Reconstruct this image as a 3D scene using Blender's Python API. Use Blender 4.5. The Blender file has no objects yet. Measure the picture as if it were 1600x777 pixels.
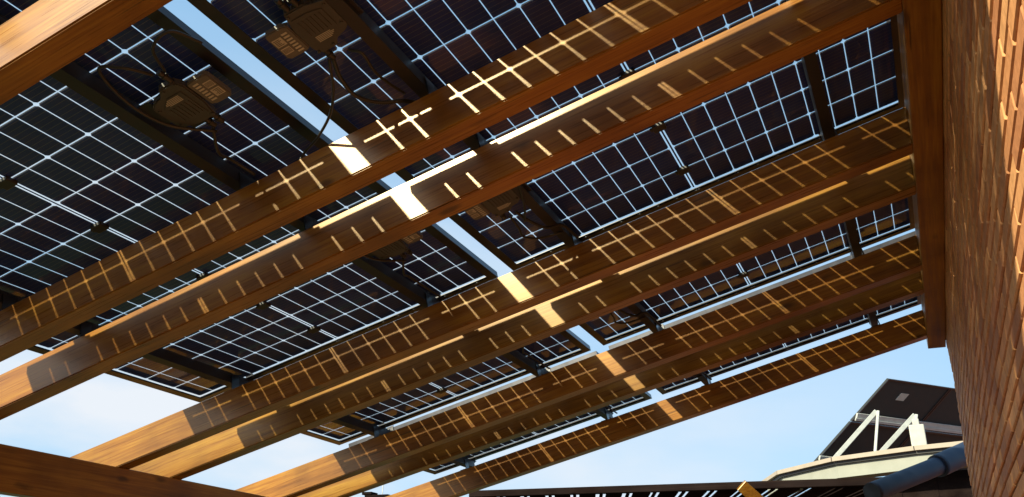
import bpy, bmesh, math, random
from mathutils import Vector, Matrix
random.seed(7)
R = math.radians
C = bpy.context.scene.collection
scn = bpy.context.scene

# ------------------------------------------------------------------ camera, sky, sun, exposure
TH = R(14.7)                       # slope of the pergola roof
CT, ST = math.cos(TH), math.sin(TH)
CAMZ = 1.6
def W(u, a, n):                    # pergola frame (along rafters, across rafters, up-normal) -> world
    return Vector((u*CT - n*ST, a, u*ST + n*CT + CAMZ))
def WD(v): return Vector((v[0]*CT - v[2]*ST, v[1], v[0]*ST + v[2]*CT))
RIGHT = WD((0.88000296, 0.43062386, -0.20039432))
DOWN = WD((-0.37742271, 0.37784707, -0.84544881))
FWD = WD((-0.28835203, 0.81963082, 0.49503376))
FPX = 1300.57
cam_d = bpy.data.cameras.new("camera"); cam = bpy.data.objects.new("camera", cam_d); C.objects.link(cam)
m = Matrix((RIGHT, -DOWN, -FWD)).transposed().to_4x4(); m.translation = Vector((0, 0, CAMZ)); cam.matrix_world = m
cam_d.sensor_width = 36; cam_d.lens = 36*FPX/1600; cam_d.clip_start = .02; cam_d.clip_end = 3000
scn.camera = cam
def ray(px, py): return RIGHT*((px-800)/FPX) + DOWN*((py-388.5)/FPX) + FWD
def atY(px, py, Y): d = ray(px, py); return Vector((0, 0, CAMZ)) + d*(Y/d.y)
def atZ(px, py, Z): d = ray(px, py); return Vector((0, 0, CAMZ)) + d*((Z-CAMZ)/d.z)

TRAVEL = WD((.4085, 1, -.849)).normalized()
TOSUN = -TRAVEL
EL = math.asin(TOSUN.z); AZ = math.atan2(TOSUN.x, TOSUN.y)
w = bpy.data.worlds.new("World"); scn.world = w; w.use_nodes = True
nt = w.node_tree; bg = nt.nodes['Background']
sky = nt.nodes.new('ShaderNodeTexSky'); sky.sky_type = 'NISHITA'; sky.sun_disc = False
sky.sun_elevation = EL; sky.sun_rotation = AZ; sky.air_density = 1.0; sky.dust_density = .5; sky.ozone_density = 1.6; sky.altitude = 50
gm = nt.nodes.new('ShaderNodeGamma'); gm.inputs[1].default_value = .25; nt.links.new(sky.outputs[0], gm.inputs[0])
mu = nt.nodes.new('ShaderNodeMix'); mu.data_type = 'RGBA'; mu.blend_type = 'MULTIPLY'; mu.inputs[0].default_value = 1; nt.links.new(gm.outputs[0], mu.inputs[6]); mu.inputs[7].default_value = (1.12, 1.80, 2.36, 1)
# thin high cloud low in the sky
tcw = nt.nodes.new('ShaderNodeTexCoord'); mpw = nt.nodes.new('ShaderNodeMapping'); mpw.inputs['Scale'].default_value = (1, 1, 3); nt.links.new(tcw.outputs['Generated'], mpw.inputs[0])
nzw = nt.nodes.new('ShaderNodeTexNoise'); nzw.inputs['Scale'].default_value = 2.2; nzw.inputs['Detail'].default_value = 7; nt.links.new(mpw.outputs[0], nzw.inputs[0])
crw = nt.nodes.new('ShaderNodeValToRGB'); crw.color_ramp.elements[0].position = .30; crw.color_ramp.elements[0].color = (0, 0, 0, 1); crw.color_ramp.elements[1].position = .62; crw.color_ramp.elements[1].color = (.7, .7, .7, 1); nt.links.new(nzw.outputs[0], crw.inputs[0])
mc = nt.nodes.new('ShaderNodeMix'); mc.data_type = 'RGBA'; sx = nt.nodes.new('ShaderNodeSeparateXYZ'); nt.links.new(tcw.outputs['Generated'], sx.inputs[0])
mrw = nt.nodes.new('ShaderNodeMapRange'); mrw.inputs[1].default_value = .1; mrw.inputs[2].default_value = -.75; mrw.inputs[3].default_value = .15; mrw.inputs[4].default_value = 2.1; nt.links.new(sx.outputs[0], mrw.inputs[0])
mmw = nt.nodes.new('ShaderNodeMath'); mmw.operation = 'MULTIPLY'; mmw.use_clamp = True; nt.links.new(crw.outputs[0], mmw.inputs[0]); mrz = nt.nodes.new('ShaderNodeMapRange'); mrz.inputs[1].default_value = .62; mrz.inputs[2].default_value = .25; nt.links.new(sx.outputs[2], mrz.inputs[0])
mm2 = nt.nodes.new('ShaderNodeMath'); mm2.operation = 'MULTIPLY'; nt.links.new(mrw.outputs[0], mm2.inputs[0]); nt.links.new(mrz.outputs[0], mm2.inputs[1]); nt.links.new(mm2.outputs[0], mmw.inputs[1]); nt.links.new(mmw.outputs[0], mc.inputs[0]); nt.links.new(mu.outputs[2], mc.inputs[6]); mc.inputs[7].default_value = (3.0, 3.2, 3.45, 1)
# bright aureole of sky round the sun (behind the camera)
dsn = nt.nodes.new('ShaderNodeVectorMath'); dsn.operation = 'DOT_PRODUCT'; nt.links.new(tcw.outputs['Generated'], dsn.inputs[0]); dsn.inputs[1].default_value = TOSUN
mx = nt.nodes.new('ShaderNodeMath'); mx.operation = 'MAXIMUM'; mx.inputs[1].default_value = 0; nt.links.new(dsn.outputs['Value'], mx.inputs[0])
pw = nt.nodes.new('ShaderNodeMath'); pw.operation = 'POWER'; pw.inputs[1].default_value = 16; nt.links.new(mx.outputs[0], pw.inputs[0])
au = nt.nodes.new('ShaderNodeMix'); au.data_type = 'RGBA'; au.blend_type = 'ADD'; nt.links.new(pw.outputs[0], au.inputs[0]); nt.links.new(mc.outputs[2], au.inputs[6]); au.inputs[7].default_value = (6, 5.6, 4.9, 1)
nt.links.new(au.outputs[2], bg.inputs[0]); bg.inputs[1].default_value = .15
sd = bpy.data.lights.new("sun", 'SUN'); sd.energy = 5.0; sd.angle = R(1.5); sd.color = (1, .90, .62)
so = bpy.data.objects.new("sun", sd); C.objects.link(so); so.rotation_euler = TRAVEL.to_track_quat('-Z', 'Y').to_euler(); so.location = (-6, -10, 12)
vs = scn.view_settings; vs.view_transform = 'Standard'; vs.look = 'None'; vs.gamma = 1; vs.use_curve_mapping = False; vs.exposure = .9
cy = scn.cycles
cy.max_bounces = 10; cy.diffuse_bounces = 4; cy.glossy_bounces = 4; cy.transparent_max_bounces = 24; cy.transmission_bounces = 4

# ------------------------------------------------------------------ materials
def newmat(name):
    mt = bpy.data.materials.new(name); mt.use_nodes = True
    return mt, mt.node_tree, mt.node_tree.nodes['Principled BSDF']
def N(t, typ, **kw):
    n = t.nodes.new(typ)
    for k, v in kw.items(): setattr(n, k, v)
    return n
def L(t, a, b): t.links.new(a, b)
def ramp(t, fac, stops):
    r = N(t, 'ShaderNodeValToRGB'); e = r.color_ramp.elements
    while len(e) < len(stops): e.new(.5)
    for i, (p, c) in enumerate(stops): e[i].position = p; e[i].color = (*c, 1) if len(c) == 3 else c
    L(t, fac, r.inputs[0]); return r
def mixc(t, fac, a, b, mode='MIX'):
    n = N(t, 'ShaderNodeMix', data_type='RGBA', blend_type=mode)
    if hasattr(fac, 'links'): L(t, fac, n.inputs[0])
    else: n.inputs[0].default_value = fac
    for i, v in ((6, a), (7, b)):
        if hasattr(v, 'links'): L(t, v, n.inputs[i])
        else: n.inputs[i].default_value = (*v, 1)
    return n.outputs[2]
def mth(t, op, a, b=None, c=None):
    n = N(t, 'ShaderNodeMath', operation=op)
    for i, v in enumerate((a, b, c)):
        if v is None: continue
        if hasattr(v, 'links'): L(t, v, n.inputs[i])
        else: n.inputs[i].default_value = v
    return n.outputs[0]
def wood(name, dark, mid, light, rough=.33, axis=0, coat=.0, spec=.5):
    mt, t, p = newmat(name)
    tc = N(t, 'ShaderNodeTexCoord'); oi = N(t, 'ShaderNodeObjectInfo')
    off = N(t, 'ShaderNodeVectorMath', operation='ADD'); L(t, tc.outputs['Object'], off.inputs[0])
    sc_ = N(t, 'ShaderNodeVectorMath', operation='SCALE'); sc_.inputs[0].default_value = (7.3, 5.1, 9.7); L(t, oi.outputs['Random'], sc_.inputs[3]); L(t, sc_.outputs[0], off.inputs[1])
    def mp(s):
        q = N(t, 'ShaderNodeMapping'); q.inputs['Scale'].default_value = s; L(t, off.outputs[0], q.inputs[0]); return q.outputs[0]
    sx = (1.3, 26, 26) if axis == 0 else (26, 1.3, 26)
    fx = (5, 160, 160) if axis == 0 else (160, 5, 160)
    nz = N(t, 'ShaderNodeTexNoise'); nz.inputs['Scale'].default_value = 1; nz.inputs['Detail'].default_value = 6; nz.inputs['Distortion'].default_value = .7; L(t, mp(sx), nz.inputs[0])
    fn = N(t, 'ShaderNodeTexNoise'); fn.inputs['Scale'].default_value = 1; fn.inputs['Detail'].default_value = 5; L(t, mp(fx), fn.inputs[0])
    bl = N(t, 'ShaderNodeTexNoise'); bl.inputs['Scale'].default_value = 3.2; bl.inputs['Detail'].default_value = 4; L(t, off.outputs[0], bl.inputs[0])
    g = mth(t, 'ADD', mth(t, 'MULTIPLY', nz.outputs[0], .55), mth(t, 'MULTIPLY', fn.outputs[0], .45))
    c1 = ramp(t, g, [(.26, dark), (.48, mid), (.74, light)]).outputs[0]
    c2 = mixc(t, .75, c1, ramp(t, bl.outputs[0], [(.32, (.5, .43, .38)), (.5, (.9, .88, .85)), (.66, (1.15, 1.15, 1.12))]).outputs[0], 'MULTIPLY')
    # knots
    vk = N(t, 'ShaderNodeTexVoronoi'); vk.inputs['Scale'].default_value = 1; vk.inputs['Randomness'].default_value = 1
    ks = (2.6, 7, 7) if axis == 0 else (7, 2.6, 7)
    wv = N(t, 'ShaderNodeVectorMath', operation='ADD'); L(t, mp(ks), wv.inputs[0])
    nw = N(t, 'ShaderNodeTexNoise'); nw.inputs['Scale'].default_value = 9; L(t, off.outputs[0], nw.inputs[0])
    ns = N(t, 'ShaderNodeVectorMath', operation='SCALE'); ns.inputs[3].default_value = .25; L(t, nw.outputs['Color'], ns.inputs[0]); L(t, ns.outputs[0], wv.inputs[1])
    L(t, wv.outputs[0], vk.inputs[0])
    kr = ramp(t, vk.outputs['Distance'], [(.05, (1, 1, 1)), (.14, (0, 0, 0))])
    kc = mth(t, 'MULTIPLY', kr.outputs[0], .75)
    c3 = mixc(t, kc, c2, tuple(.35*x for x in dark))
    ck = N(t, 'ShaderNodeTexNoise'); ck.inputs['Scale'].default_value = 1; ck.inputs['Detail'].default_value = 2; L(t, mp((2.2, 70, 70) if axis == 0 else (70, 2.2, 70)), ck.inputs[0])
    cr = ramp(t, ck.outputs[0], [(.70, (0, 0, 0)), (.735, (1, 1, 1))])      # drying checks
    c3 = mixc(t, mth(t, 'MULTIPLY', cr.outputs[0], .7), c3, tuple(.25*x for x in dark))
    vr = N(t, 'ShaderNodeHueSaturation'); L(t, c3, vr.inputs['Color'])
    L(t, mth(t, 'MULTIPLY_ADD', oi.outputs['Random'], .32, .86), vr.inputs['Value']); L(t, mth(t, 'MULTIPLY_ADD', oi.outputs['Random'], -.012, .504), vr.inputs['Hue'])
    L(t, vr.outputs[0], p.inputs['Base Color'])
    rr = mth(t, 'ADD', mth(t, 'MULTIPLY', fn.outputs[0], .22), rough-.1); L(t, rr, p.inputs['Roughness'])
    p.inputs['Specular IOR Level'].default_value = spec
    p.inputs['Specular Tint'].default_value = (1, .72, .38, 1)
    if coat: p.inputs['Coat Weight'].default_value = coat; p.inputs['Coat Roughness'].default_value = .30
    bp = N(t, 'ShaderNodeBump'); bp.inputs['Strength'].default_value = .16; bp.inputs['Distance'].default_value = .0012
    L(t, mth(t, 'SUBTRACT', mth(t, 'ADD', fn.outputs[0], nz.outputs[0]), kr.outputs[0]), bp.inputs['Height']); L(t, bp.outputs[0], p.inputs['Normal'])
    return mt
WOODC = ((.10, .036, .005), (.205, .088, .010), (.35, .192, .021))
M_raf = wood('rafter_wood', *WOODC, rough=.29, coat=.35)
M_bm = wood('beam_wood', *WOODC, rough=.42, axis=1)
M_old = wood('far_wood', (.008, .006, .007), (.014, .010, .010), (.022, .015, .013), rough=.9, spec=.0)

def metal(name, col, rough, met=1., spec=.5, bump=0):
    mt, t, p = newmat(name)
    tc = N(t, 'ShaderNodeTexCoord'); nz = N(t, 'ShaderNodeTexNoise'); nz.inputs['Scale'].default_value = 14; nz.inputs['Detail'].default_value = 6; L(t, tc.outputs['Object'], nz.inputs[0])
    L(t, mixc(t, nz.outputs[0], tuple(.75*x for x in col), tuple(min(1, 1.2*x) for x in col)), p.inputs['Base Color'])
    L(t, mth(t, 'ADD', mth(t, 'MULTIPLY', nz.outputs[0], .2), rough-.1), p.inputs['Roughness'])
    p.inputs['Metallic'].default_value = met; p.inputs['Specular IOR Level'].default_value = spec
    return mt
M_frame = metal('black_anodised', (.055, .055, .062), .32, .85)
M_rail = metal('rail_black', (.014, .014, .016), .45, 0)
M_clamp = metal('clamp_metal', (.12, .12, .12), .3, 1)
M_steel = metal('galvanised', (.62, .62, .58), .45, .5)
M_plast = metal('black_plastic', (.022, .022, .023), .45, 0)
M_body = metal('inverter_casing', (.05, .048, .046), .5, 0)
M_plate = metal('inverter_plate', (.11, .10, .09), .5, 0)
M_lab = metal('label_grey', (.42, .39, .34), .6, 0)
M_yel = metal('label_yellow', (.60, .36, .05), .6, 0)
M_white = metal('white_label', (.42, .43, .40), .5, 0)
M_pipe = metal('dark_blue_metal', (.013, .024, .055), .6, 0)
M_back = metal('module_back', (.010, .013, .013), .65, 0)
M_alum = metal('pale_aluminium', (.42, .44, .42), .45, .1)

def cellmat():
    mt, t, p = newmat('silicon_cells')
    tc = N(t, 'ShaderNodeTexCoord'); sp = N(t, 'ShaderNodeSeparateXYZ'); L(t, tc.outputs['Object'], sp.inputs[0])
    fr = mth(t, 'FRACT', mth(t, 'DIVIDE', mth(t, 'ADD', sp.outputs[1], 5.), .1726/9))
    line = mth(t, 'LESS_THAN', mth(t, 'ABSOLUTE', mth(t, 'SUBTRACT', fr, .5)), .035)
    # finer fingers run the other way and only tint the cell
    nz = N(t, 'ShaderNodeTexNoise'); nz.inputs['Scale'].default_value = 11; nz.inputs['Detail'].default_value = 5; L(t, tc.outputs['Object'], nz.inputs[0])
    base = mixc(t, nz.outputs[0], (.010, .024, .16), (.018, .042, .25))
    L(t, mixc(t, line, base, (.12, .13, .18)), p.inputs['Base Color'])
    p.inputs['Roughness'].default_value = .5; p.inputs['Specular IOR Level'].default_value = .3
    return mt
M_cell = cellmat()
def glassmat():
    mt = bpy.data.materials.new('panel_glass'); mt.use_nodes = True; t = mt.node_tree
    for n in list(t.nodes):
        if n.type == 'BSDF_PRINCIPLED': t.nodes.remove(n)
    out = t.nodes['Material Output']
    tr = N(t, 'ShaderNodeBsdfTransparent'); tr.inputs[0].default_value = (.93, .95, .94, 1)
    tl = N(t, 'ShaderNodeBsdfTranslucent'); tl.inputs[0].default_value = (.85, .9, 1, 1)
    gl = N(t, 'ShaderNodeBsdfGlossy'); gl.inputs[0].default_value = (1, 1, 1, 1); gl.inputs['Roughness'].default_value = .02
    df = N(t, 'ShaderNodeBsdfDiffuse'); df.inputs[0].default_value = (.32, .28, .24, 1)
    m1 = N(t, 'ShaderNodeMixShader'); m1.inputs[0].default_value = .04; L(t, tr.outputs[0], m1.inputs[1]); L(t, tl.outputs[0], m1.inputs[2])
    # dust film with streaks
    tc = N(t, 'ShaderNodeTexCoord'); mp = N(t, 'ShaderNodeMapping'); mp.inputs['Scale'].default_value = (6, 2, 1); L(t, tc.outputs['Object'], mp.inputs[0])
    nz = N(t, 'ShaderNodeTexNoise'); nz.inputs['Scale'].default_value = 2.5; nz.inputs['Detail'].default_value = 8; L(t, mp.outputs[0], nz.inputs[0])
    dr = ramp(t, nz.outputs[0], [(.5, (.0, .0, .0)), (.8, (.05, .05, .05))])
    m2 = N(t, 'ShaderNodeMixShader'); L(t, dr.outputs[0], m2.inputs[0]); L(t, m1.outputs[0], m2.inputs[1]); L(t, df.outputs[0], m2.inputs[2])
    ge = N(t, 'ShaderNodeNewGeometry'); dt = N(t, 'ShaderNodeVectorMath', operation='DOT_PRODUCT'); L(t, ge.outputs['Normal'], dt.inputs[0]); L(t, ge.outputs['Incoming'], dt.inputs[1])
    om = mth(t, 'SUBTRACT', 1, mth(t, 'ABSOLUTE', dt.outputs['Value'])); sk = mth(t, 'MULTIPLY_ADD', mth(t, 'POWER', om, 5), .975, .025)   # Schlick, the same from both sides
    m3 = N(t, 'ShaderNodeMixShader'); L(t, sk, m3.inputs[0]); L(t, m2.outputs[0], m3.inputs[1]); L(t, gl.outputs[0], m3.inputs[2])
    L(t, m3.outputs[0], out.inputs[0])
    return mt
M_glass = glassmat()

def brickmat():
    mt, t, p = newmat('brick')
    tc = N(t, 'ShaderNodeTexCoord'); at = N(t, 'ShaderNodeAttribute'); at.attribute_name = 'tint'
    nz = N(t, 'ShaderNodeTexNoise'); nz.inputs['Scale'].default_value = 45; nz.inputs['Detail'].default_value = 8; L(t, tc.outputs['Object'], nz.inputs[0])
    n2 = N(t, 'ShaderNodeTexNoise'); n2.inputs['Scale'].default_value = 3; n2.inputs['Detail'].default_value = 5; L(t, tc.outputs['Object'], n2.inputs[0])
    base = ramp(t, at.outputs['Fac'], [(0, (.40, .165, .075)), (.5, (.54, .25, .105)), (1, (.62, .32, .14))]).outputs[0]
    c = mixc(t, .55, base, ramp(t, nz.outputs[0], [(.3, (.6, .55, .5)), (.7, (1.2, 1.2, 1.2))]).outputs[0], 'MULTIPLY')
    c = mixc(t, .5, c, ramp(t, n2.outputs[0], [(.3, (.75, .7, .65)), (.7, (1.15, 1.12, 1.1))]).outputs[0], 'MULTIPLY')
    L(t, c, p.inputs['Base Color']); p.inputs['Roughness'].default_value = .75; p.inputs['Specular IOR Level'].default_value = .3
    mp = N(t, 'ShaderNodeMapping'); mp.inputs['Scale'].default_value = (1, .9, 1.1); L(t, tc.outputs['Object'], mp.inputs[0])
    n3 = N(t, 'ShaderNodeTexNoise'); n3.inputs['Scale'].default_value = 90; n3.inputs['Detail'].default_value = 6; L(t, mp.outputs[0], n3.inputs[0])
    bp = N(t, 'ShaderNodeBump'); bp.inputs['Strength'].default_value = .5; bp.inputs['Distance'].default_value = .0018; L(t, n3.outputs[0], bp.inputs['Height']); L(t, bp.outputs[0], p.inputs['Normal'])
    return mt
M_brick = brickmat()
def plain(name, c1, c2, scale, rough=.85, bump=.3):
    mt, t, p = newmat(name)
    tc = N(t, 'ShaderNodeTexCoord'); nz = N(t, 'ShaderNodeTexNoise'); nz.inputs['Scale'].default_value = scale; nz.inputs['Detail'].default_value = 8; L(t, tc.outputs['Object'], nz.inputs[0])
    L(t, mixc(t, nz.outputs[0], c1, c2), p.inputs['Base Color']); p.inputs['Roughness'].default_value = rough
    bp = N(t, 'ShaderNodeBump'); bp.inputs['Strength'].default_value = bump; bp.inputs['Distance'].default_value = .004; L(t, nz.outputs[0], bp.inputs['Height']); L(t, bp.outputs[0], p.inputs['Normal'])
    return mt
M_mortar = plain('mortar', (.022, .011, .006), (.045, .022, .012), 60)
M_conc = plain('pale_render', (.22, .235, .21), (.31, .325, .30), 6, .8, .15)
M_cop = plain('coping_tile', (.27, .23, .19), (.38, .33, .28), 9, .7, .2)
def paving():
    mt, t, p = newmat('terrace_paving')
    tc = N(t, 'ShaderNodeTexCoord'); bk = N(t, 'ShaderNodeTexBrick'); bk.inputs['Scale'].default_value = 1; bk.offset = 0
    bk.inputs['Brick Width'].default_value = .4; bk.inputs['Row Height'].default_value = .4; bk.inputs['Mortar Size'].default_value = .006
    bk.inputs['Color1'].default_value = (.27, .082, .026, 1); bk.inputs['Color2'].default_value = (.33, .102, .034, 1); bk.inputs['Mortar'].default_value = (.12, .08, .05, 1)
    L(t, tc.outputs['Object'], bk.inputs[0]); L(t, bk.outputs[0], p.inputs['Base Color']); p.inputs['Roughness'].default_value = .7
    return mt
M_pave = paving()

# ------------------------------------------------------------------ mesh helpers
def quadbox(bm, vs):                # 8 corners, bottom 4 ccw then top 4
    v = [bm.verts.new(x) for x in vs]; fs = []
    for f in ((3, 2, 1, 0), (4, 5, 6, 7), (0, 1, 5, 4), (1, 2, 6, 5), (2, 3, 7, 6), (3, 0, 4, 7)): fs.append(bm.faces.new([v[i] for i in f]))
    return v, fs
def bx(bm, x0, x1, y0, y1, z0, z1, bev=0):
    v, fs = quadbox(bm, [(x0, y0, z0), (x1, y0, z0), (x1, y1, z0), (x0, y1, z0), (x0, y0, z1), (x1, y0, z1), (x1, y1, z1), (x0, y1, z1)])
    if bev:
        es = list({e for f in fs for e in f.edges}); bmesh.ops.bevel(bm, geom=es, offset=bev, segments=2, affect='EDGES', profile=.5)
def prism(bm, pts, z0, z1, bev=0):
    b = [bm.verts.new((x, y, z0)) for x, y in pts]; tp = [bm.verts.new((x, y, z1)) for x, y in pts]
    fs = [bm.faces.new(b[::-1]), bm.faces.new(tp)]
    n = len(pts)
    for i in range(n): fs.append(bm.faces.new((b[i], b[(i+1) % n], tp[(i+1) % n], tp[i])))
    if bev: bmesh.ops.bevel(bm, geom=list({e for f in fs for e in f.edges}), offset=bev, segments=2, affect='EDGES')
def bar(bm, p, q, w_, h_, up=Vector((0, 0, 1)), bev=0):
    p, q = Vector(p), Vector(q); d = (q-p).normalized(); s = d.cross(up).normalized(); t_ = s.cross(d)
    s *= w_/2; t_ *= h_/2
    v, fs = quadbox(bm, [p-s-t_, p+s-t_, q+s-t_, q-s-t_, p-s+t_, p+s+t_, q+s+t_, q-s+t_])
    if bev: bmesh.ops.bevel(bm, geom=list({e for f in fs for e in f.edges}), offset=bev, segments=1, affect='EDGES')
def tube(bm, pts, r, seg=10, corr=0):
    pts = [Vector(p) for p in pts]
    # catmull-rom
    P_ = [pts[0]*2-pts[1]] + pts + [pts[-1]*2-pts[-2]]; out = []
    for i in range(1, len(P_)-2):
        for k in range(10 if not corr else 26):
            t = k/(10 if not corr else 26); a, b, c, d = P_[i-1:i+3]
            out.append(.5*((2*b)+(-a+c)*t+(2*a-5*b+4*c-d)*t*t+(-a+3*b-3*c+d)*t**3))
    out.append(pts[-1]); rings = []; up = Vector((.13, .2, 1)).normalized()
    for i, p in enumerate(out):
        d = (out[min(i+1, len(out)-1)]-out[max(i-1, 0)]).normalized(); s = d.cross(up).normalized(); t_ = s.cross(d)
        rr = r*(1+corr*(1 if i % 2 else -1))
        rings.append([bm.verts.new(p+(s*math.cos(2*math.pi*j/seg)+t_*math.sin(2*math.pi*j/seg))*rr) for j in range(seg)])
    for a, b in zip(rings, rings[1:]):
        for j in range(seg): f = bm.faces.new((a[j], a[(j+1) % seg], b[(j+1) % seg], b[j])); f.smooth = True
    bm.faces.new(rings[0][::-1]); bm.faces.new(rings[-1])
def obj(name, bm, mat, parent=None):
    bmesh.ops.recalc_face_normals(bm, faces=bm.faces[:])
    me = bpy.data.meshes.new(name); bm.to_mesh(me); bm.free(); me.materials.append(mat)
    o = bpy.data.objects.new(name, me); C.objects.link(o)
    if parent: o.parent = parent
    return o
def tag(o, label, cat, group=None, kind=None):
    if label: o['label'] = label
    if cat: o['category'] = cat
    if group: o['group'] = group
    if kind: o['kind'] = kind
    return o
def thing(name, label, cat, loc, tilt=False, group=None):
    o = bpy.data.objects.new(name, None); C.objects.link(o); o.location = loc; o.empty_display_size = .1
    if tilt: o.rotation_euler = (0, -TH, 0)
    return tag(o, label, cat, group)
def dup(root, loc, label):
    def cp(o, par):
        c = o.copy(); C.objects.link(c); c.parent = par
        for ch in o.children: cp(ch, c)
        return c
    r = cp(root, None); r.location = loc; r['label'] = label; return r
BM = bmesh.new

# ------------------------------------------------------------------ ground
b = BM()
vv = [b.verts.new(p) for p in ((-900, -900, 0), (900, -900, 0), (900, 900, 0), (-900, 900, 0))]; b.faces.new(vv)
tag(obj('ground', b, M_pave), 'pale paved terrace ground under the pergola', None, kind='structure')

b = BM(); b.faces.new([b.verts.new(p) for p in ((-70, -40, .004), (60, -40, .004), (60, .9, .004), (-2.1, .9, .004), (-2.1, 60, .004), (-70, 60, .004))])  # added unseen dark ground: cuts bounce light on rafter sides and left undersides
tag(obj('added_lawn', b, plain('added_grass', (.015, .03, .008), (.035, .06, .015), 40)), 'added dark ground cover out of view, cuts bounce light on the rafters', None, kind='structure')

# ------------------------------------------------------------------ pergola timbers
N0, N1 = 1.5103, 1.6652           # rafter underside and top (normal distance from the camera)
RW = .0792
RA = [.892, 1.7466, 2.0782, 2.9280, 3.2724, 4.1332, 4.4721, 5.2789]
UL, UR = -3.93, .548
rlab = ['sunlit nearest pergola rafter in the top left corner of the view',
        'pergola rafter second from the camera, sun grid along its side, under the nearest panels',
        'pergola rafter third from the camera with a long bright sun strip along its top edge',
        'pergola rafter fourth from the camera, orange sun grid, at the second panel row edge',
        'pergola rafter fifth from the camera with a thin sun strip hugging the rafter before it',
        'pergola rafter sixth from the camera, thin band of sky above its top edge',
        'slender looking pergola rafter seventh from the camera, close behind the sixth',
        'outermost pergola rafter, last of the row, open sky beyond it']
for i, a in enumerate(RA):
    mid = -1.7
    root_loc = W(mid, a+RW/2, N0)
    b = BM(); s = (N1-N0)*ST/CT
    x0, x1, y0, y1, z1 = UL-mid, UR-mid, -RW/2, RW/2, N1-N0
    v, fs = quadbox(b, [(x0, y0, 0), (x1, y0, 0), (x1, y1, 0), (x0, y1, 0), (x0, y0, z1), (x1+s, y0, z1), (x1+s, y1, z1), (x0, y1, z1)])
    bmesh.ops.bevel(b, geom=list({e for f in fs for e in f.edges}), offset=.004, segments=2, affect='EDGES')
    o = obj('rafter', b, M_raf); o.location = root_loc; o.rotation_euler = (0, -TH, 0)
    tag(o, rlab[i], 'rafter', 'timber rafters of the solar pergola')
# outer carrying beam (world upright), inner top edge at u=-3.295
pt = W(-3.295, 0, N0)
b = BM(); bx(b, -.10, 0, -1.2, 7.0, -.195, -.0015, .004)
o = obj('support_beam', b, M_bm); o.location = (pt.x, 0, pt.z); tag(o, 'dark brown timber beam carrying the lower rafter ends, bottom left corner', 'beam')
b = BM(); bx(b, -.06, .06, -.06, .06, 0, pt.z-.198, .005)
o = obj('pergola_post', b, M_bm); o.location = (pt.x-.05, 6.6, 0); tag(o, 'square brown timber post under the far end of the beam', 'post')
b = BM(); bx(b, -.06, .06, -.06, .06, 0, pt.z-.198, .005)
o = obj('pergola_post', b, M_bm); o.location = (pt.x-.05, -.9, 0); tag(o, 'square brown timber post at the near end of the beam', 'post')
# ledger on the wall
pl = W(.5465, 0, N0)
pr_ = W(.6549, 0, N0); WALLX = pr_.x/(pr_.z-CAMZ)*(pl.z-CAMZ)   # wall face where the wall plate's far lower edge is seen
b = BM(); bx(b, pl.x, WALLX-.001, .2, 5.565, pl.z-.002, pl.z+.2, .004)
o = obj('wall_beam', b, M_bm); tag(o, 'long orange brown timber wall plate bolted along the brick wall', 'beam')

# ------------------------------------------------------------------ brick wall
wall = thing('brick_wall', 'tall brown brick wall with recessed joints at the right edge', 'wall', (WALLX, 2, 0))
b = BM(); CR = .0545; BL = .25; JT = .011; endpts = [(4.4, 5.50)]
for px, py in ((1480, 545), (1487, 577), (1496, 630), (1504, 682), (1508, 712), (1520, 777)):
    d = ray(px, py); q = d*(WALLX/d.x); endpts.append((q.z+CAMZ, min(q.y, 5.9)))
endpts.append((0, endpts[-1][1])); print('END', endpts)
def wend(z):
    for (za, ya), (zb, yb) in zip(endpts, endpts[1:]):
        if zb <= z <= za: return yb+(ya-yb)*(z-zb)/(za-zb)
    return endpts[0][1]
tl = b.verts.layers.float.new('tint')
nc = int(4.35/CR)
for r in range(nc):
    z0 = r*CR; z1 = z0+CR-JT; ye = wend(z0+.02)
    y = -2.6+(r % 2)*BL*.5+random.uniform(-.02, .02)
    while y < ye-.02:
        l = BL+random.uniform(-.008, .008)-.008; y1 = min(y+l, ye+random.uniform(-.006, .006))
        if y1-y > .03:
            dx = random.uniform(-.0012, .0012); c = .0035; tv = random.random()
            rz = random.uniform(-.0015, .0015)
            vs_ = [(0.0, y, z0), (0.0, y1, z0), (0.0, y1, z1), (0.0, y, z1), (-.012+dx+c, y, z0+rz), (-.012+dx+c, y1, z0-rz), (-.012+dx+c, y1, z1-rz), (-.012+dx+c, y, z1+rz),
                   (-.012+dx, y+c, z0+c+rz), (-.012+dx, y1-c, z0+c-rz), (-.012+dx, y1-c, z1-c-rz), (-.012+dx, y+c, z1-c+rz)]
            q = [b.verts.new((x_, y_-2, z_)) for x_, y_, z_ in vs_]
            for k in q: k[tl] = tv
            for f in ((0, 1, 5, 4), (1, 2, 6, 5), (2, 3, 7, 6), (3, 0, 4, 7), (4, 5, 9, 8), (5, 6, 10, 9), (6, 7, 11, 10), (7, 4, 8, 11), (8, 9, 10, 11)): b.faces.new([q[k] for k in f])
        y += l+.008
o = obj('brick_facing', b, M_brick, wall); o.location = (.012, 0, 0)
b = BM()
prof = [(-5, 0)] + [(y-.03, z) for z, y in reversed(endpts)] + [(5.5, 6.8), (-5, 6.8)]  # unseen top and near end extended to block sky light from the right
front = [b.verts.new((.008, y-2, z)) for y, z in prof]; back = [b.verts.new((.30, y-2, z)) for y, z in prof]
b.faces.new(front); b.faces.new(back[::-1])
for i in range(len(prof)): b.faces.new((front[i], front[(i+1) % len(prof)], back[(i+1) % len(prof)], back[i]))
obj('mortar_bed', b, M_mortar, wall)

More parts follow.
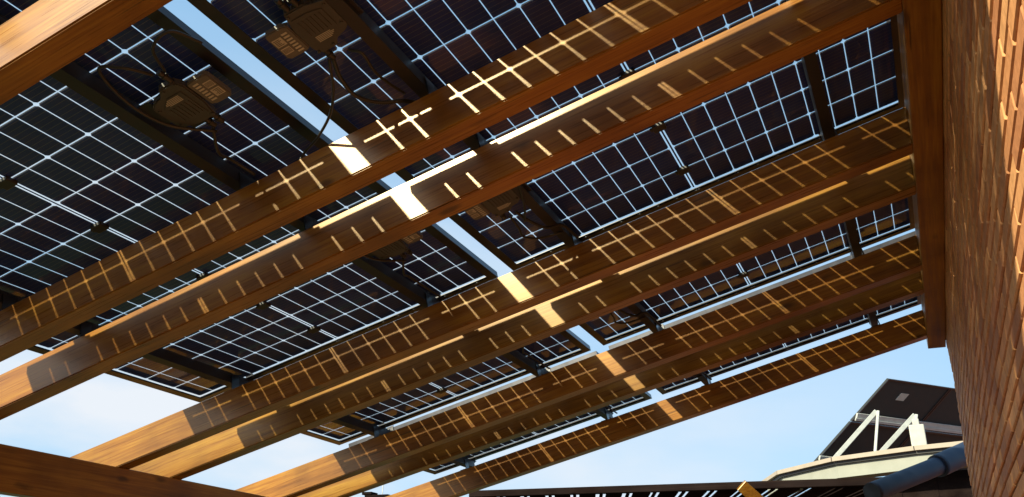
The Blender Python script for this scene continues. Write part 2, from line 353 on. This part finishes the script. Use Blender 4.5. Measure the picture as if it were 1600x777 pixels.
# added house front with windows, unseen: darkens rafter sides, mirrored by panels and varnish
hs = thing('added_house_front', 'added brown house front out of view, blocks sky light and gives reflections', 'building', (2.2, -5.2, 0))
b = BM(); bx(b, -2.6, 5.0, -.3, 0, 0, 6.5); obj('wall', b, plain('brown_render', (.10, .055, .03), (.15, .085, .05), 5), hs)
for wx in (-1.4, 1.4):
    for wz in (.9, 3.8):
        b = BM(); bx(b, wx-.62, wx+.62, .002, .05, wz, wz+1.7, .01); wf = obj('window', b, M_white, hs)
        b = BM(); bx(b, wx-.54, wx-.02, .0505, .056, wz+.08, wz+1.62); bx(b, wx+.02, wx+.54, .0505, .056, wz+.08, wz+1.62); obj('pane', b, M_pipe, wf)
# ------------------------------------------------------------------ solar panels
NP = 1.7805                        # cell plane
PR, PC, GAP = .0840, .1726, .00728
A0 = 3.0699; PER = 1.18316; U0 = -.2365; PP = 1.8166
HALFU = 10*PR+GAP+.022; MARG = .022
panel_l = PC*6+2*MARG
def make_panel():
    t = thing('solar_panel', 'x', 'solar panel', (0, 0, 0), True, 'bifacial solar panels forming the pergola roof')
    yc = PC*3
    # cells: local y=+yc is the far edge
    b = BM(); gu, ga, ch = .0016, .0021, .0072
    for c in range(20):
        s = 1 if c >= 10 else -1; cc = c-10 if c >= 10 else c-10
        x0 = cc*PR+s*GAP; x1 = x0+PR
        for k in range(6):
            y0 = -yc+k*PC; y1 = y0+PC
            xa, xb, ya, yb = x0+gu, x1-gu, y0+ga, y1-ga
            if c % 2: pts = [(xa, ya), (xb-ch, ya), (xb, ya+ch), (xb, yb-ch), (xb-ch, yb), (xa, yb)]
            else: pts = [(xa+ch, ya), (xb, ya), (xb, yb), (xa+ch, yb), (xa, yb-ch), (xa, ya+ch)]
            b.faces.new([b.verts.new((x, y, 0)) for x, y in pts])
    # bus ribbon in the middle gap
    for x in (-.0034,):
        b.faces.new([b.verts.new(p) for p in ((x, -yc, 0), (x+.0068, -yc, 0), (x+.0068, yc, 0), (x, yc, 0))])
    obj('cells', b, M_cell, t)
    H = yc+MARG
    b = BM(); b.faces.new([b.verts.new(p) for p in ((-HALFU+.002, -H+.002, -.0025), (HALFU-.002, -H+.002, -.0025), (HALFU-.002, H-.002, -.0025), (-HALFU+.002, H-.002, -.0025))])
    obj('glass', b, M_glass, t)
    b = BM()
    for sy in (-1, 1):
        y0, y1 = sorted((sy*H, sy*(H-.002))); bx(b, -HALFU, HALFU, y0, y1, -.024, .005)
        y0, y1 = sorted((sy*(H-.0022), sy*(H-.030))); bx(b, -HALFU+.0022, HALFU-.0022, y0, y1, -.024, -.022)
        y0, y1 = sorted((sy*(H-.0022), sy*(yc+.006))); bx(b, -HALFU+.0022, HALFU-.0022, y0, y1, -.0065, -.0035)
    for sx in (-1, 1):
        x0, x1 = sorted((sx*HALFU, sx*(HALFU-.002))); bx(b, x0, x1, -H+.0023, H-.0023, -.0238, .0048)
        x0, x1 = sorted((sx*(HALFU-.0022), sx*(HALFU-.038))); bx(b, x0, x1, -H+.0305, H-.0305, -.0240, -.0218)
        x0, x1 = sorted((sx*(HALFU-.0022), sx*(HALFU-.022+.006))); bx(b, x0, x1, -yc-.0075, yc+.0075, -.0066, -.0036)
    obj('frame', b, M_frame, t)
    for i, k in enumerate((1, 3, 5)):
        y = yc-k*PC
        b = BM(); bx(b, -.024, .024, y-.020, y+.020, -.019, -.003, .003); bx(b, -.034, -.022, y-.009, y+.009, -.015, -.005, .002)
        j = obj('junction_box', b, M_plast, t)
    return t
plab = {}
rown = ['first (nearest) row', 'second row', 'third row', 'fourth (farthest) row']
proto = None
for r in range(4):
    for side in (-1, 0):
        aC = A0+(r-1)*PER-3*PC; uC = U0+side*PP
        lab = 'dark bifacial solar panel, %s of the roof, %s' % (rown[r], 'left half toward the open end' if side else 'right half beside the brick wall')
        loc = W(uC, aC, NP)
        if proto is None: proto = make_panel(); proto.location = loc; proto['label'] = lab
        else: dup(proto, loc, lab)

# ------------------------------------------------------------------ rails with feet and clamps
RT = NP-.0242; RB = RT-.052
def make_rail():
    t = thing('mounting_rail', 'x', 'rail', (0, 0, 0), True, 'black mounting rails under the panels')
    y0, y1 = .80, 5.45
    b = BM()
    bx(b, -.020, .020, y0, y1, RB-RT, -.030); bx(b, -.020, -.009, y0, y1, -.0298, 0); bx(b, .009, .020, y0, y1, -.0298, 0)
    obj('rail_profile', b, M_rail, t)
    for a in RA[:]:
        b = BM(); bx(b, -.0245, .0245, a+.012, a+.062, N1-RT+.001, N1-RT+.006); bx(b, .0205, .0245, a+.012, a+.062, N1-RT+.0062, -.012)
        obj('foot', b, M_clamp, t)
        b = BM()
        tube(b, [(-.028, a+.037, N1-RT+.001), (-.028, a+.037, N1-RT+.012)], .006, 6); obj('bolt', b, M_clamp, t)
    for r in range(4):
        for e in (1, -1):
            ye = A0+(r-1)*PER-3*PC+e*(3*PC+MARG+.0015)
            b = BM(); s1, s2 = sorted((ye, ye+e*.004)); bx(b, -.022, .022, s1, s2, -.014, .038); s1, s2 = sorted((ye+e*.0042, ye+e*.026)); bx(b, -.022, .022, s1, s2, -.002, .004)
            s1, s2 = sorted((ye-e*.010, ye)); bx(b, -.022, .022, s1, s2, .0365, .0395)
            tube(b, [(0, ye+e*.015, .0042), (0, ye+e*.015, .016)], .0065, 6); obj('clamp', b, M_clamp, t)
    return t
railu = [U0-PP-.55, U0-PP+.55, U0-.55, U0+.55]
rl = ['leftmost black rail across the rafters under the left panels', 'black rail under the left panels just left of the gap between panels',
      'black rail under the right panels just right of the gap between panels', 'rightmost black rail across the rafters near the brick wall']
rp = make_rail()
for i, u in enumerate(railu):
    if i == 0: rp.location = W(u, 0, RT); rp['label'] = rl[0]
    else: dup(rp, W(u, 0, RT), rl[i])

# ------------------------------------------------------------------ micro inverters
def make_inverter():
    t = thing('micro_inverter', 'x', 'micro inverter', (0, 0, 0), True, 'micro inverters bolted to the rails')
    b = BM()
    pts = [(.085, -.07), (.085, .035), (.062, .055), (.03, .055), (.015, .085), (-.035, .085), (-.05, .06), (-.05, -.02), (-.035, -.085), (.03, -.085), (.045, -.07)]
    prism(b, pts, -.030, -.004, .004)
    prism(b, [(.06, -.05), (.06, .02), (.02, .05), (-.03, .05), (-.03, -.06), (.02, -.06)], -.0325, -.0302, .001)
    for x, y in ((.072, -.055), (.072, .022), (-.04, .072), (.008, .072), (-.03, -.072)): tube(b, [(x, y, -.0302), (x, y, -.0335)], .0048, 6)
    for k in range(6): bx(b, -.022+k*.013, -.018+k*.013, -.045, .012, -.0345, -.0326)
    obj('casing', b, M_body, t)
    b = BM()
    for k in range(5): bx(b, -.015, .045-random.uniform(0, .02), .022+k*.0048, .0243+k*.0048, -.0333, -.0328)
    obj('print_lines', b, M_lab, t)
    b = BM(); prism(b, [(-.053, .05), (-.053, -.048), (-.075, -.055), (-.118, -.055), (-.126, -.045), (-.126, .045), (-.118, .055), (-.07, .055)], -.026, -.006, .003)
    pl_ = obj('terminal_block', b, M_plate, t)
    b = BM(); bx(b, -.120, -.090, -.030, .000, -.0272, -.0264); bx(b, -.120, -.092, .008, .032, -.0272, -.0264)
    for k in range(7): bx(b, -.084, -.066, -.036+k*.012, -.030+k*.012, -.0275, -.0264)
    obj('sticker', b, M_lab, pl_)
    b = BM()
    for k in range(5):
        bx(b, -.117, -.094-random.uniform(0, .008), -.026+k*.005, -.0240+k*.005, -.0277, -.0273)
    for k in range(8): bx(b, -.118+k*.0032, -.1165+k*.0032, .011, .029, -.0277, -.0273)
    obj('print_lines', b, M_body, pl_)
    b = BM(); bx(b, -.012, .074, -.112, -.087, -.004, -.001); bx(b, .089, .128, -.05, .05, -.006, -.002)
    obj('bracket', b, M_rail, t)
    for x, y in ((-.02, -.098), (.01, -.098), (-.03, .098)):
        b = BM(); s = 1 if y > 0 else -1
        tube(b, [(x, y-.018*s, -.017), (x, y+.03*s, -.017)], .009, 8); tube(b, [(x, y+.006*s, -.017), (x, y+.014*s, -.017)], .0115, 8); obj('connector', b, M_plast, t)
    return t
inv0 = make_inverter()
IN = RB+.028
def flip(root):
    root.rotation_euler = (Matrix.Rotation(-TH, 3, 'Y') @ Matrix.Rotation(math.pi, 3, 'Z')).to_euler()
def cable(pts, label, r=.0036, corr=0, group='black cables of the micro inverters'):
    o = BM(); c0 = Vector(pts[0]); w0 = W(*c0)
    tube(o, [W(*p)-w0 for p in pts], r, 10 if not corr else 12, corr)
    ob = obj('cable', o, M_plast); ob.location = w0; tag(ob, label, 'cable', group)
def pg(px, py, n):                  # pergola coordinates of the point seen at a photo pixel on the layer n
    d = ray(px, py); v = (d.x*CT + d.z*ST, d.y, -d.x*ST + d.z*CT)
    return (v[0]*n/v[2], v[1]*n/v[2], n)
ordn = ['nearest', 'second', 'third', 'farthest']
for r in range(4):
    af = A0+(r-1)*PER
    aR = [1.375, 2.475, 3.60, 4.80][r]; aL = [1.385, 2.44, 3.60, 4.78][r]
    lr = 'brownish micro inverter with label plates under the %s right panel, beside the sky gap' % ordn[r]
    ll = 'black micro inverter with small label plates under the %s left panel, beside the sky gap' % ordn[r]
    if r == 0: q = inv0; q.location = W(-.885, aR, IN); q['label'] = lr
    else: q = dup(inv0, W(-.885, aR, IN), lr)
    q = dup(inv0, W(-1.345, aL, IN), ll); flip(q)
    rf = RA[1+2*r]                   # rafter just beyond
    # right side cables
    if r == 0:
        cable([pg(514, 92, IN-.017), pg(517, 112, IN-.04), pg(521, 140, IN-.06), pg(516, 178, IN-.06), pg(497, 214, IN-.045), pg(478, 236, IN-.03), pg(468, 252, N1+.012)],
              'thin black cable drooping from the nearest right inverter across the sky gap', .0045)
        cable([pg(520, 92, IN-.017), pg(532, 122, IN-.05), pg(556, 150, IN-.065), pg(592, 160, IN-.06), pg(628, 158, IN-.045), pg(648, 160, IN-.02)],
              'ribbed black trunk cable from the nearest right inverter to the rail', .0062, .14)
        cable([pg(545, 78, IN-.017), pg(566, 84, IN-.04), pg(584, 110, IN-.05), pg(604, 128, IN-.04), pg(632, 146, IN-.03)],
              'black lead running from the nearest right inverter down beside the rail', .0045)
    else:
        cable([(-.895, aR+.13, IN-.017), (-.89, aR+.19, IN-.05), (-.90, aR+.25, IN-.055), (-.86, aR+.32, IN-.05), (-.775, min(rf-.03, aR+.38), IN-.03)],
              'thin black cable drooping below the %s right inverter' % ordn[r], .0048)
        cable([(-.875, aR-.13, IN-.017), (-.84, aR-.2, IN-.03), (-.79, aR-.22, IN-.01), (-.755, aR-.12, IN-.03), (-.80, aR+.05, IN-.045), (-.85, aR+.16, IN-.05)],
              'looped black lead around the %s right inverter body' % ordn[r], .0045)
        cable([(-.865, aR+.12, IN-.017), (-.835, aR+.19, IN-.045), (-.80, aR+.26, IN-.055), (-.755, min(aR+.33, rf-.10), IN-.03), (-.735, rf-.01, N1+.02)],
              'ribbed black trunk cable from the %s right inverter to the rail' % ordn[r], .0062, .14)
    # left side cables
    cable([(-1.335, aL-.13, IN-.017), (-1.36, aL-.20, IN-.03), (-1.43, aL-.22, IN-.01), (-1.455, aL-.10, IN-.03), (-1.43, aL+.02, IN-.045), (-1.36, aL+.14, IN-.03)],
          'looped black lead beside the %s left inverter' % ordn[r], .0048)
    cable([(-1.30, aL-.12, IN-.017), (-1.26, aL-.2, IN-.02), (-1.19, aL-.21, IN-.01), (-1.16, aL-.13, IN-.005)],
          'short arched black lead above the %s left inverter' % ordn[r], .0045)
    cable([(-1.365, aL+.13, IN-.017), (-1.41, aL+.20, IN-.045), (-1.42, aL+.27, IN-.03), (-1.40, rf-.01, N1+.015)],
          'short black cable from the %s left inverter down to the rafter' % ordn[r], .005)

# ------------------------------------------------------------------ building with tilted array beyond the wall
bld = thing('parapet_building', 'pale flat roofed building with faceted parapet and tiled coping beyond the wall', 'building', atZ(1380, 720, 0) if False else (0, 0, 0))
ZT = CAMZ+1.95
topl = [atZ(x, y, ZT) for x, y in ((1196, 752), (1220, 736), (1304, 715.5), (1431, 698), (1530, 688))]
cen = Vector((sum(p.x for p in topl)/5, sum(p.y for p in topl)/5, 0))
bld.location = cen
zb = atY(1304, 747, topl[2].y).z
def stripe(bm, pts, z0, z1, off0, off1, n=Vector((.35, 1, 0)).normalized()):
    for p, q in zip(pts, pts[1:]):
        d = (q-p).normalized(); nn = Vector((-d.y, d.x, 0))
        if nn.y < 0: nn = -nn
        quadbox(bm, [Vector((*(p+nn*off0).xy, z0))-cen, Vector((*(q+nn*off0).xy, z0))-cen, Vector((*(q+nn*off1).xy, z0))-cen, Vector((*(p+nn*off1).xy, z0))-cen,
                     Vector((*(p+nn*off0).xy, z1))-cen, Vector((*(q+nn*off0).xy, z1))-cen, Vector((*(q+nn*off1).xy, z1))-cen, Vector((*(p+nn*off1).xy, z1))-cen])
b = BM(); botl = [(1210, 750.5), (1307, 747.5), (1464, 735), (1530, 702)]
stripe(b, topl, zb, ZT-.055, .02, .25); o = obj('parapet', b, M_conc, bld)
b = BM(); stripe(b, topl, ZT-.05, ZT, -.06, .30); obj('coping', b, M_cop, bld)
b = BM(); stripe(b, topl, ZT-.085, ZT-.051, -.015, .019); obj('drip_strip', b, M_rail, bld)
# body of the building behind
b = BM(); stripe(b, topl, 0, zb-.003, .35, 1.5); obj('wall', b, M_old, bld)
print('BLD', [tuple(round(c, 2) for c in p) for p in topl])

# array of dark modules on a pale truss
arr = thing('roof_solar_array', 'tilted dark solar array on a pale metal truss above the parapet', 'solar array', (0, 0, 0))
YB = topl[2].y+1.0
Bp = atY(1268, 728, YB); Tp = atY(1388, 592, YB+.25)
# right direction: horizontal line through Tp seen at (1500,608.5)
Tr = atZ(1500, 608.5, Tp.z); hd = (Tr-Tp).normalized(); sd_ = (Bp-Tp); arr.location = Bp
nrm = hd.cross(sd_).normalized()
if nrm.y > 0: nrm = -nrm
LW = 3.4
def AP(s, t_, o_=0): return Tp+hd*(s*LW)+sd_*t_+nrm*o_-Bp
for k, (t0, t1) in enumerate(((0, .492), (.5, 1.02))):
    for j in range(3):
        b = BM(); s0, s1 = j/3+.002, (j+1)/3-.002
        quadbox(b, [AP(s0, t0), AP(s1, t0), AP(s1, t1), AP(s0, t1), AP(s0, t0, -.035), AP(s1, t0, -.035), AP(s1, t1, -.035), AP(s0, t1, -.035)])
        md = obj('module', b, M_back if 'M_back' in globals() else M_plast, arr)
        b = BM(); e = .012
        for (u0_, v0_, u1_, v1_) in ((s0, t0, s1, t0+e*1.3), (s0, t1-e*1.3, s1, t1), (s0, t0+e*1.4, s0+e*.5, t1-e*1.4), (s1-e*.5, t0+e*1.4, s1, t1-e*1.4)):
            quadbox(b, [AP(u0_, v0_, .001), AP(u1_, v0_, .001), AP(u1_, v1_, .001), AP(u0_, v1_, .001), AP(u0_, v0_, .012), AP(u1_, v0_, .012), AP(u1_, v1_, .012), AP(u0_, v1_, .012)])
        obj('frame', b, M_frame, md)
        if j == 0 and k == 0:
            b = BM(); sm = .12; quadbox(b, [AP(s0+sm-.005, t0+.13), AP(s0+sm+.035, t0+.13), AP(s0+sm+.035, t0+.21), AP(s0+sm-.005, t0+.21), AP(s0+sm-.005, t0+.13, .008), AP(s0+sm+.035, t0+.13, .008), AP(s0+sm+.035, t0+.21, .008), AP(s0+sm-.005, t0+.21, .008)])
            obj('label_plate', b, M_lab, md)
b = BM()
bar(b, AP(-.01, .42, .045), AP(1, .42, .045), .07, .03, nrm); obj('cross_rail', b, M_alum, arr)
b = BM()
bar(b, AP(-.01, .455, .075), AP(1, .455, .075), .035, .02, nrm); obj('cross_rail', b, M_alum, arr)
b = BM(); bar(b, AP(-.01, .90, .045), AP(1, .90, .045), .06, .03, nrm); obj('cross_rail', b, M_alum, arr)
def toB(px, py, Y): return atY(px, py, Y)-Bp
YA = YB-.1
for (x0, y0, x1, y1, wd) in ((1303, 718, 1369, 643, .06), (1367, 712, 1372, 643, .035), (1372, 712, 1429, 649, .06), (1427, 704, 1432, 649, .035)):
    b = BM(); bar(b, toB(x0, y0, YA-.25), toB(x1, y1, YA+.05), wd, .05, Vector((0, 1, .2)), .004); obj('strut', b, M_alum, arr)
b = BM(); p0 = toB(1436, 684, YA-.35); bx(b, p0.x-.10, p0.x+.08, p0.y-.05, p0.y+.05, p0.z-.22, p0.z+.16, .012); bx(b, p0.x-.05, p0.x+.03, p0.y-.02, p0.y+.02, p0.z+.16, p0.z+.24, .01)
o = obj('meter_box', b, M_white); o.location = Bp; tag(o, 'white electrical box standing on the parapet under the array', 'electrical box')

# blue round duct
b = BM(); q0, q1, q2 = atY(1362, 770, 5.6), atY(1466, 728, 6.2), atY(1540, 694, 6.7)
tube(b, [q0-q0, (q0+q1)/2-q0, q1-q0], .058, 20)
tr = tag(obj('duct', b, M_pipe), 'dark blue round duct in two lengths sticking out from behind the brick wall', 'duct'); tr.location = q0
b = BM(); tube(b, [q1-q0-(q2-q1)*.02, (q1+q2)/2-q0, q2-q0], .072, 20); obj('duct_sleeve', b, M_pipe, tr)

# ------------------------------------------------------------------ far pergola at the bottom
fp = thing('far_pergola', 'low dark timber pergola with slatted roof seen beyond the last rafter', 'pergola', (0, 0, 0))
YF = 7.2
fa, fb = atY(735, 767.5, YF), atY(1405, 745.5, YF)
zf = (fa.z+fb.z)/2; dfp = (fb-fa); fp.location = Vector((*((fa+fb)/2).xy, 0)); fo = fp.location
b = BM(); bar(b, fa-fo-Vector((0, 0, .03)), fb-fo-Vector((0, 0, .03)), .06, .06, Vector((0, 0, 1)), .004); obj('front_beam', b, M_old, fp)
dsl = atZ(919, 900, zf)-atZ(919, 860, zf); dsl = Vector((ray(915, 981).x, ray(915, 981).y, 0)).normalized()
nsl = 15
for i in range(nsl):
    # boards between sky slits
    j_ = random.uniform(-.03, .03); f0 = (i+.36+j_)/nsl; f1 = (i+1.0+random.uniform(-.02, .02))/nsl
    p, q = fa.lerp(fb, f0)-fo, fa.lerp(fb, f1)-fo
    hl = 3.2
    b = BM()
    z = -.06
    quadbox(b, [p+Vector((0, .06, z)), q+Vector((0, .06, z)), q+dsl*hl+Vector((0, 0, z)), p+dsl*hl+Vector((0, 0, z)), p+Vector((0, .06, z+.008)), q+Vector((0, .06, z+.008)), q+dsl*hl+Vector((0, 0, z+.008)), p+dsl*hl+Vector((0, 0, z+.008))])
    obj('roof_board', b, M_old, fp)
    p, q = fa.lerp(fb, (i+.12+j_)/nsl)-fo, fa.lerp(fb, (i+.25+j_)/nsl)-fo
    b = BM()
    quadbox(b, [p+Vector((0, .06, z)), q+Vector((0, .06, z)), q+dsl*hl+Vector((0, 0, z)), p+dsl*hl+Vector((0, 0, z)), p+Vector((0, .06, z+.008)), q+Vector((0, .06, z+.008)), q+dsl*hl+Vector((0, 0, z+.008)), p+dsl*hl+Vector((0, 0, z+.008))])
    obj('roof_board', b, M_old, fp)
for px in (742, 1398):
    p = atY(px, 767, YF)-fo; b = BM(); bx(b, p.x-.05, p.x+.05, p.y+.03, p.y+.13, 0, zf-.12, .004); obj('post', b, M_old, fp)
b = BM(); p = atY(1158, 758, YF-.05)-fo; q = atY(1205, 800, YF+.1)-fo; bar(b, p, q, .10, .05, Vector((0, 1, 0)), .003); obj('brace', b, M_raf, fp)

# far left bits: post top and antenna mast
p = atY(590, 774, 7.5); b = BM(); bx(b, -.13, .16, -.05, .05, -p.z, .0, .005); bx(b, -.16, -.04, -.06, .06, .001, .03, .004)
o = obj('timber_post', b, M_old); o.location = p; tag(o, 'small dark timber post top at the bottom edge left of the far pergola', 'post')
p = atY(598, 765, 14); b = BM(); tube(b, [(0, 0, -p.z), (0, 0, 0), (.0, 0, .62)], .008, 6); bar(b, (-.12, 0, .5), (.12, 0, .5), .008, .008); bar(b, (-.09, 0, .4), (.09, 0, .4), .008, .008)
o = obj('antenna_mast', b, M_steel); o.location = p; tag(o, 'thin grey antenna mast against the sky at the bottom', 'antenna')
